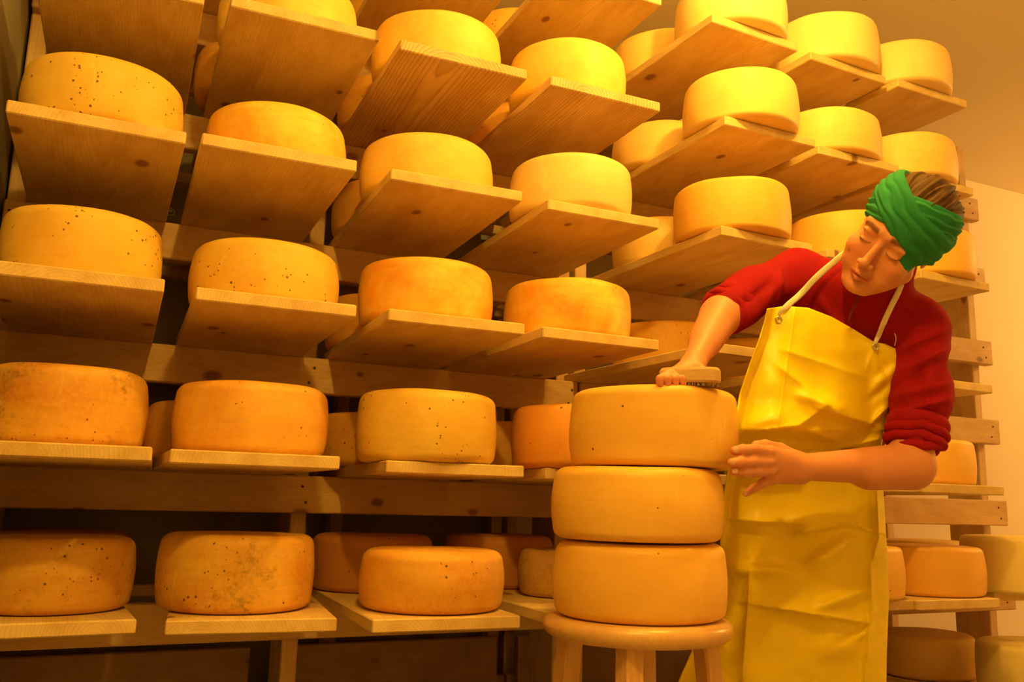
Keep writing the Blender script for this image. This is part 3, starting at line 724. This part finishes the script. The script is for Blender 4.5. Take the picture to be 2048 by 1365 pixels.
# ---- headscarf: two pleated bands crossing over the forehead
def head_r(D):
    """distance from the head frame's origin to the skin/hair along directions D"""
    r = np.full(len(D), .02); c0 = np.array([0, -.012, .03])
    prs = head[:5]+[head[i] for i in range(5, len(head)) if not head[i][-1] and head[i][0] == 'e' and max(head[i][3]) > .017]+hair[:2]
    for _ in range(28):
        P = c0+D*r[:, None]; d = np.full(len(D), 1.)
        for pr in prs: d = np.minimum(d, sd_cone(P, *pr[1:5]) if pr[0] == 'c' else sd_ell(P, *pr[1:4]))
        r = r+np.clip(-d, -.01, .01)*.9
    return c0, r
def band(name, nrm, tilt0, w, off, seed, plc):
    n = np.array(nrm, float); n /= np.linalg.norm(n)
    e1 = np.array([0, 1, 0])-n*n[1]; e1 /= np.linalg.norm(e1); e2 = np.cross(n, e1)
    NT_, NW = 220, 34; D = []; UV = []
    for i in range(NT_):
        t = 2*math.pi*i/NT_
        for j in range(NW):
            v = j/(NW-1)*2-1
            ww = w(t)*v+tilt0(t)
            d = (e1*math.cos(t)+e2*math.sin(t))*math.cos(ww)+n*math.sin(ww); D.append(d/np.linalg.norm(d)); UV.append((t, v))
    D = np.array(D); UV = np.array(UV); c0, r = head_r(D)
    rg_ = r.reshape(NT_, NW)
    for _ in range(10):
        e_ = np.concatenate([rg_[:, :1], rg_, rg_[:, -1:]], 1)
        rg_ = np.maximum(rg_, (np.roll(rg_, 1, 0)+np.roll(rg_, -1, 0)+e_[:, :-2]+e_[:, 2:])/4)*.5+(np.roll(rg_, 1, 0)+np.roll(rg_, -1, 0)+e_[:, :-2]+e_[:, 2:])/8
    r = rg_.ravel()
    t, v = UV.T
    wob = np.array([noise.noise(Vector((math.cos(a)*2.2+seed, math.sin(a)*2.2, b*1.2))) for a, b in UV])
    ple = (np.sin(v*plc+wob*3.0)*.0017+np.sin(v*plc*2.1+wob*5+seed)*.0006)*(1-v**6*.7)
    thick = off+.0035*(1-v**4)
    R_ = r+thick+ple
    P1 = c0+D*R_[:, None]; P0 = c0+D*(r-.004)[:, None]
    Vv = np.concatenate([P1, P0]); F = []; m = NT_*NW
    for i in range(NT_):
        k = (i+1) % NT_
        for j in range(NW-1):
            F.append((i*NW+j, k*NW+j, k*NW+j+1, i*NW+j+1)); F.append((m+i*NW+j, m+i*NW+j+1, m+k*NW+j+1, m+k*NW+j))
        F.append((i*NW, m+i*NW, m+k*NW, k*NW)); F.append((i*NW+NW-1, k*NW+NW-1, m+k*NW+NW-1, m+i*NW+NW-1))
    return Vv@HR.T*HS+HC, np.array(F)
wA = lambda t: .34; wB = lambda t: .32+.26*max(0, math.cos(t-1.57))
b1 = band('a', (.22, -.30, 1), lambda t: .16, wA, .0035, 3, 13)
b2 = band('b', (-.50, -.22, 1), lambda t: .14, wB, .0085, 8, 11)
sV = np.concatenate([b1[0], b2[0]]); sQ = np.concatenate([b1[1], b2[1]+len(b1[0])])
npobj('headscarf', sV, sQ, M['scarf'], person)

# ---- red fleece
torso = [C((1612, 620, 1.83), (1570, 960, 1.87), .066, .070, .05), C((1770, 690, 1.79), (1668, 960, 1.83), .060, .066, .05), C((1700, 640, 1.79), (1622, 970, 1.85), .074, .080, .05)]
fl = torso+[C((1740, 585, 1.745), (1595, 556, 1.81), .050, .052, .04), C((1748, 590, 1.745), (1838, 655, 1.74), .050, .052, .04),
      C((1756, 578, 1.735), (1772, 535, 1.715), .058, .054, .022), C((1758, 560, 1.72), (1774, 520, 1.71), .056, .053, .006),
      C((1592, 556, 1.81), (1500, 592, 1.765), .054, .049, .03), C((1505, 590, 1.767), (1452, 622, 1.722), .048, .0475, .03),
      C((1838, 655, 1.74), (1845, 790, 1.705), .052, .048, .03), C((1845, 790, 1.705), (1828, 872, 1.685), .048, .048, .03)]
fl.append(C((1466, 612, 1.735), (1452, 622, 1.722), .0495, .0495, .003))
fl.append(C((1425, 641, 1.690), (1405, 653, 1.67), .0455, .06, .004, True))
fl.append(C((1806, 935, 1.655), (1770, 990, 1.63), .047, .07, .004, True))
fV, fQ = sdf_mesh(fl, .0042); fV = relax(fV, fQ, 1, .5)
N = vnorm(fV, fQ); X, Y, D = topx(fV)
# cut the sleeve ends open where the arms come out is hidden by the arm itself; folds radiate from armpits and elbows
dsp = np.zeros(len(fV))
def fold(x0, y0, x1, y1, amp, wd, arr=None, X=X, Y=Y, soft=18):
    L = math.hypot(x1-x0, y1-y0); ux, uy = (x1-x0)/L, (y1-y0)/L
    s = (X-x0)*ux+(Y-y0)*uy; p = -(X-x0)*uy+(Y-y0)*ux
    e = 1/(1+np.exp(-np.clip(s/soft*2, -30, 30)))*1/(1+np.exp(-np.clip((L-s)/soft*2, -30, 30)))
    return amp*e*gs(p, wd)
for a in ((1800, 700, 1885, 660, .005, 9), (1810, 740, 1890, 700, .006, 10), (1800, 790, 1890, 770, .005, 9), (1805, 815, 1880, 830, -.004, 8), (1800, 770, 1860, 735, -.005, 9),
          (1790, 830, 1890, 800, .005, 7), (1640, 600, 1700, 680, .004, 10), (1560, 540, 1552, 640, .003, 6), (1500, 640, 1560, 560, .004, 10), (1520, 655, 1580, 600, -.005, 12),
          (1480, 610, 1540, 570, -.003, 8), (1780, 620, 1860, 640, -.003, 8), (1700, 560, 1712, 640, .004, 7), (1820, 700, 1850, 840, -.003, 12), (1870, 690, 1850, 820, .003, 10)):
    dsp += fold(*a)*1.9
nz = np.array([noise.noise(Vector(p*11))+.5*noise.noise(Vector(p*26)) for p in fV])*.0042
fV = fV+N*(dsp+nz)[:, None]
npobj('fleece_top', fV, fQ, M['fleece'], person)
# stand-up collar and zip
def tube(name, pts, r, mat, parent, flat=1.0, n=10, up_hint=None, closed=False):
    pts = [np.array(p, float) for p in pts]; V = []; F = []
    for i, p in enumerate(pts):
        a = pts[max(0, i-1)] if not closed else pts[i-1]; b = pts[min(len(pts)-1, i+1)] if not closed else pts[(i+1) % len(pts)]
        tg = (b-a)/np.linalg.norm(b-a); u = (fw_ if up_hint is None else up_hint); u = u-tg*(u@tg); u /= np.linalg.norm(u); v = np.cross(tg, u)
        rr = r[i] if hasattr(r, '__len__') else r
        for k in range(n):
            an = 2*math.pi*k/n; V.append(p+v*rr*math.cos(an)+u*rr*flat*math.sin(an))
    m = len(pts)
    for i in range(m if closed else m-1):
        for k in range(n):
            F.append((i*n+k, i*n+(k+1) % n, ((i+1) % m)*n+(k+1) % n, ((i+1) % m)*n+k))
    return npobj(name, np.array(V), np.array(F), mat, parent)
def smooth_path(pts, n=8):
    P = [np.array(p, float) for p in pts]; out = []
    for i in range(len(P)-1):
        p0 = P[max(0, i-1)]; p1 = P[i]; p2 = P[i+1]; p3 = P[min(len(P)-1, i+2)]
        for k in range(n):
            t = k/n; out.append(.5*((2*p1)+(-p0+p2)*t+(2*p0-5*p1+4*p2-p3)*t*t+(-p0+3*p1-3*p2+p3)*t**3))
    out.append(P[-1]); return out

# ---- trouser shapes (built below)
tr = [C((1575, 1060, 1.87), (1568, 1560, 1.89), .080, .060, .03), C((1668, 1060, 1.86), (1680, 1560, 1.87), .080, .058, .03), C((1585, 1020, 1.87), (1655, 1020, 1.86), .085, .085, .04)]
def drop(p, z): p = p.copy(); p[2] = z; return p
kR, kL = A_(1568, 1560, 1.89), A_(1680, 1560, 1.87)
tr += [('c', kR, drop(kR, .12), .062, .052, .03, False), ('c', kL, drop(kL, .12), .062, .052, .03, False)]
tr_prims = tr[:3]
def cuff(name, rings):
    Vs_, Qs_, o_ = [], [], 0
    for (c, ax, R_, r_, sq) in rings:
        ax = ax/np.linalg.norm(ax); u_ = fw_-ax*(fw_@ax); u_ /= np.linalg.norm(u_); v_ = np.cross(ax, u_); n1, n2 = 56, 12
        for i in range(n1):
            t_ = 2*math.pi*i/n1; d_ = u_*math.cos(t_)+v_*math.sin(t_); wv_ = .0016*math.sin(3*t_+R_*900)+.0011*math.sin(7*t_+R_*500)
            for j in range(n2):
                p_ = 2*math.pi*j/n2; Vs_.append(c+d_*(R_+wv_+r_*math.cos(p_))+ax*(r_*sq*math.sin(p_)+wv_*1.5))
        for i in range(n1):
            for j in range(n2): Qs_.append((o_+i*n2+j, o_+((i+1) % n1)*n2+j, o_+((i+1) % n1)*n2+(j+1) % n2, o_+i*n2+(j+1) % n2))
        o_ = len(Vs_)
    return npobj(name, np.array(Vs_), np.array(Qs_), M['fleece'], person)
axL = A_(1818, 925, 1.66)-A_(1842, 800, 1.70)+rt_*.012
cuff('rolled_cuff', [(A_(1834, 848, 1.691), axL, .0500, .0065, 1.9), (A_(1831, 866, 1.688), axL, .0505, .0085, 1.2), (A_(1828, 884, 1.685), axL, .0495, .0080, 1.2), (A_(1826, 900, 1.682), axL+rt_*.03, .0480, .0075, 1.2)])
axR = A_(1436, 634, 1.70)-A_(1500, 592, 1.767)
cuff('rolled_cuff', [(A_(1466, 612, 1.733), axR, .0430, .0070, 2.6), (A_(1449, 623, 1.716), axR, .0425, .0060, 1.6)])

# ---- apron: sheet whose edges follow the body, wrapped back at both sides
EL = [(612, 1537), (640, 1531), (680, 1519), (730, 1500), (790, 1480), (830, 1474), (870, 1470), (900, 1466), (950, 1455), (1000, 1446), (1100, 1440), (1200, 1425), (1300, 1385), (1365, 1357), (1500, 1335)]
ER = [(612, 1700), (640, 1745), (680, 1788), (700, 1805), (740, 1797), (790, 1785), (830, 1776), (870, 1768), (900, 1762), (950, 1764), (1000, 1768), (1100, 1774), (1200, 1778), (1300, 1774), (1365, 1773), (1500, 1775)]
interp = lambda t, T_: np.interp(t, [a for a, b in T_], [b for a, b in T_])
NU, NV = 130, 300
u, v = np.meshgrid(np.linspace(0, 1, NU), np.linspace(0, 1, NV))
# top hem runs from (1540,614) over (1665,612) down to (1800,690)
topx_ = [0, .12, .30, .48, .66, .80, .88, 1.0]; topy = [618, 612, 616, 634, 660, 684, 688, 704]
ty = np.interp(u, topx_, topy)
py = ty+(1500-ty)*v
L_ = interp(py, EL); R_ = interp(py, ER)
R_ = np.maximum(R_, 0); 
px = L_+(np.where(py < 704, 1805-(704-py)*0, R_)-L_)*u
px = np.where(py < 704, L_+((1805)-L_)*u, px)
dc = np.interp(py, [600, 700, 800, 860, 900, 950, 1050, 1200, 1500], [1.700, 1.668, 1.650, 1.640, 1.690, 1.700, 1.705, 1.715, 1.730])
prof_ = np.interp(py, [600, 700, 850, 900, 1100, 1500], [.050, .060, .075, .075, .085, .075])
cu = u-.42
dd = dc+prof_*(np.abs(cu)/.5)**2.6*np.where(cu > 0, 1.15, .9)+.05*cu*np.where(py < 900, 1, .3)
X, Y = px, py
def fd(x0, y0, x1, y1, amp, wd, soft=18): return fold(x0, y0, x1, y1, amp, wd, X=X, Y=Y, soft=soft)
def crease(x0, y0, x1, y1, amp, wd, soft=14):
    L = math.hypot(x1-x0, y1-y0); ux, uy = (x1-x0)/L, (y1-y0)/L
    s = (X-x0)*ux+(Y-y0)*uy; p = -(X-x0)*uy+(Y-y0)*ux
    e = 1/(1+np.exp(-np.clip(s/soft*2, -30, 30)))*1/(1+np.exp(-np.clip((L-s)/soft*2, -30, 30)))
    return amp*e*np.exp(-np.abs(p)/wd)
def step(x0, y0, x1, y1, amp, wd, soft=20):
    """overhang: cloth on one side stands proud of the other and fades away"""
    L = math.hypot(x1-x0, y1-y0); ux, uy = (x1-x0)/L, (y1-y0)/L
    s = (X-x0)*ux+(Y-y0)*uy; p = -(X-x0)*uy+(Y-y0)*ux
    e = 1/(1+np.exp(-np.clip(s/soft*2, -30, 30)))*1/(1+np.exp(-np.clip((L-s)/soft*2, -30, 30)))
    return amp*e*np.where(p < 0, np.exp(p/wd), np.exp(-p/(wd*.16)))
out = 0
# negative depth = towards the camera
out += -crease(1590, 615, 1555, 850, .005, 9)-crease(1565, 700, 1745, 760, .004, 10)-crease(1560, 735, 1680, 830, .006, 12)
out += -step(1478, 868, 1600, 852, .024, 45)-step(1590, 858, 1650, 815, .020, 40)-step(1640, 818, 1745, 850, .022, 38)-step(1740, 850, 1775, 815, .014, 30)
out += -fd(1490, 850, 1560, 830, .010, 18)-fd(1600, 790, 1690, 820, .012, 12)-crease(1610, 860, 1680, 885, .010, 8)-step(1650, 905, 1760, 880, .010, 18)
out += fd(1570, 880, 1700, 890, .010, 10)-crease(1750, 690, 1730, 745, .004, 8)+crease(1752, 694, 1775, 760, .004, 8)+crease(1700, 670, 1752, 692, .003, 6)
out += -fd(1745, 770, 1800, 730, .006, 10)+fd(1740, 800, 1775, 770, .008, 9)
out += -step(1450, 1040, 1620, 1050, .008, 24)-step(1590, 1070, 1700, 1048, .012, 24)-step(1690, 1048, 1768, 1068, .008, 22)
out += -fd(1620, 1135, 1700, 1080, .014, 16)+fd(1560, 1125, 1640, 1150, .006, 16)-fd(1450, 1140, 1620, 1142, .006, 14)
out += -crease(1500, 1150, 1485, 1365, .008, 7)-step(1495, 1208, 1725, 1246, .009, 20)-crease(1740, 1130, 1745, 1240, .006, 6)-crease(1742, 1240, 1728, 1365, .008, 6)
out += -fd(1640, 1215, 1740, 1180, .009, 14)+fd(1690, 1280, 1735, 1250, .008, 8)-fd(1640, 1300, 1730, 1300, .006, 24)
out += -crease(1752, 960, 1757, 1075, .012, 6)-crease(1757, 1075, 1745, 1120, .010, 6)
nzg = np.array([[noise.noise(Vector((a/70, b/90, 0))) for a, b in zip(r1, r2)] for r1, r2 in zip(X, Y)])
nz2 = np.array([[noise.noise(Vector((a/28, b/34, 5))) for a, b in zip(r1, r2)] for r1, r2 in zip(X, Y)])
dd = dd+out*np.where(py > 940, 2.6, 1.5)+nzg*.007+nz2*.0018
tmV, tmQ = sdf_mesh(torso+tr_prims, .008); tX, tY, tD = topx(tmV)
G = 10; gm = np.full((110, 70), 9.0); gi = np.clip(((tY-500)/G).astype(int), 0, 109); gj = np.clip(((tX-1300)/G).astype(int), 0, 69)
np.minimum.at(gm, (gi, gj), tD)
for _ in range(2):
    g2 = gm.copy()
    for di in (-1, 0, 1):
        for dj in (-1, 0, 1): g2 = np.minimum(g2, np.roll(np.roll(gm, di, 0), dj, 1)+.002)
    gm = g2
lim = gm[np.clip(((py-500)/G).astype(int), 0, 109), np.clip(((px-1300)/G).astype(int), 0, 69)]
cor = np.clip(dd-(lim-.012), 0, .3)
for _ in range(3):
    cor = np.maximum(cor, np.maximum(np.maximum(np.roll(cor, 1, 0), np.roll(cor, -1, 0)), np.maximum(np.roll(cor, 1, 1), np.roll(cor, -1, 1)))*.98)
for _ in range(14):
    c2 = np.pad(cor, 1, mode='edge'); cor = (c2[:-2, 1:-1]+c2[2:, 1:-1]+c2[1:-1, :-2]+c2[1:-1, 2:]+2*c2[1:-1, 1:-1])/6
dd = dd-cor
q = (px[..., None]-1024)/FPX*rt_-(py[..., None]-682.5)/FPX*up_+fw_
AV = V3(CAM)+dd[..., None]*q
AV = AV.reshape(-1, 3)
idg = np.arange(NU*NV).reshape(NV, NU)
AQ = np.stack([idg[:-1, :-1], idg[1:, :-1], idg[1:, 1:], idg[:-1, 1:]], -1).reshape(-1, 4)
ap = npobj('apron', AV, AQ, M['apron'], person)
so = ap.modifiers.new('thickness', 'SOLIDIFY'); so.thickness = .0018; so.offset = -1
def apron_d(x_, y_):
    k = np.argmin((px-x_)**2+(py-y_)**2); return dd.ravel()[k]
# neck tapes
d1 = apron_d(1558, 634); d2 = apron_d(1751, 692)
tp1 = smooth_path([A_(1557, 640, d1+.004), A_(1559, 628, d1-.004), A_(1572, 614, d1-.004), A_(1600, 590, 1.715), A_(1632, 556, 1.712), A_(1664, 528, 1.712), A_(1692, 506, 1.715), A_(1720, 498, 1.76)])
tube('neck_tape', tp1, [.0028+.0035*min(1, max(0, (i-6)/12)) for i in range(len(tp1))], M['cord'], ap, .35)
tp2 = smooth_path([A_(1752, 697, d2+.004), A_(1750, 688, d2-.004), A_(1757, 672, d2-.006), A_(1768, 645, 1.672), A_(1783, 612, 1.668), A_(1796, 586, 1.668), A_(1805, 562, 1.675), A_(1812, 540, 1.72)])
tube('neck_tape', tp2, [.0030+.0025*min(1, max(0, (i-6)/12)) for i in range(len(tp2))], M['cord'], ap, .35)
th_ = smooth_path([A_(1789, 692, apron_d(1789, 695)-.002), A_(1792, 678, apron_d(1789, 695)-.004), A_(1789, 666, apron_d(1789, 695)-.004)], 5)
tube('loose_thread', th_, .0010, M['cord'], ap)
for ex_, ey_, d_ in ((1557, 640, d1), (1751, 694, d2)):
    ring_ = [A_(ex_, ey_, d_-.0045)+(rt_*math.cos(a)+up_*math.sin(a))*.0056 for a in np.linspace(0, 2*math.pi, 20, endpoint=False)]
    tube('eyelet', ring_, .0018, M['steel'], ap, closed=True, n=8)
for o in bpy.data.objects:
    if o.parent == ap: o.location = (0, 0, 0)
# zip of the fleece
zp = smooth_path([A_(1718, 588, 1.668), A_(1712, 606, 1.672), A_(1703, 626, 1.676), A_(1697, 645, 1.682)])
tube('zip', zp, .0022, simple('zip_tape', (.16, .004, .012), .6), person, .6)

# ---- trousers and boots below the apron
tV, tQ = sdf_mesh(tr, .010); npobj('trousers', tV, tQ, M['trouser'], person)
fdir = -V3((fw.x, fw.y, 0)); fdir /= np.linalg.norm(fdir)
for kk in (kR, kL):
    b_ = [('c', drop(kk, .045), drop(kk, .20), .048, .056, .02, False), ('c', drop(kk, .04), drop(kk+fdir*.13, .038), .040, .034, .02, False)]
    V, Q = sdf_mesh(b_, .006); V[:, 2] = np.maximum(V[:, 2], .001); npobj('boot', V, Q, M['boot'], person)

# ---- brush held on the top wheel
bc = A_(1380, 768, 1.515); bc[2] = STZ+.006
br = empty('scrubbing_brush', Vector(bc)); br.rotation_euler = (0, 0, -YAW-.25)
tag(br, 'oval wooden scrubbing brush under the right hand on the top cheese wheel', 'brush')
Vb = []; Fb = []; n = 40
prof = [(.0, .006), (.92, .006), (1, .009), (1, .027), (.94, .032), (0, .033)]
for s, zz in prof[1:]:
    for k in range(n):
        a = 2*math.pi*k/n; ca, sa = math.cos(a), math.sin(a)
        Vb.append((.052*s*math.copysign(abs(ca)**.6, ca), .026*s*math.copysign(abs(sa)**.8, sa), zz-.006))
for i in range(len(prof)-2):
    for k in range(n): Fb.append((i*n+k, i*n+(k+1) % n, (i+1)*n+(k+1) % n, (i+1)*n+k))
Fb.append(tuple(range(n))[::-1]); Fb.append(tuple(range((len(prof)-2)*n, (len(prof)-1)*n)))
mobj('block', Vb, Fb, M['brush'], br, smooth=False)
Vb = []; Fb = []; rg = random.Random(2)
for i in range(13):
    for j in range(6):
        cx, cy = -.045+i*.0075, -.019+j*.0076
        if (cx/.049)**2+(cy/.023)**2 > 1: continue
        for q_ in range(4):
            bx, by = cx+rg.uniform(-.0022, .0022), cy+rg.uniform(-.0022, .0022); ox, oy = rg.uniform(-.0012, .0012), rg.uniform(-.0012, .0012); b0 = len(Vb); r_ = .0007
            for zz, ax_, ay_ in ((.0015, 0, 0), (-.0055, ox, oy)):
                for k in range(4): Vb.append((bx+ax_+r_*math.cos(k*1.57), by+ay_+r_*math.sin(k*1.57), zz))
            for k in range(4): Fb.append((b0+k, b0+(k+1) % 4, b0+4+(k+1) % 4, b0+4+k))
tag(mobj('bristles', Vb, Fb, simple('bristle', (.55, .42, .25), .7), br, smooth=False), kind='stuff')
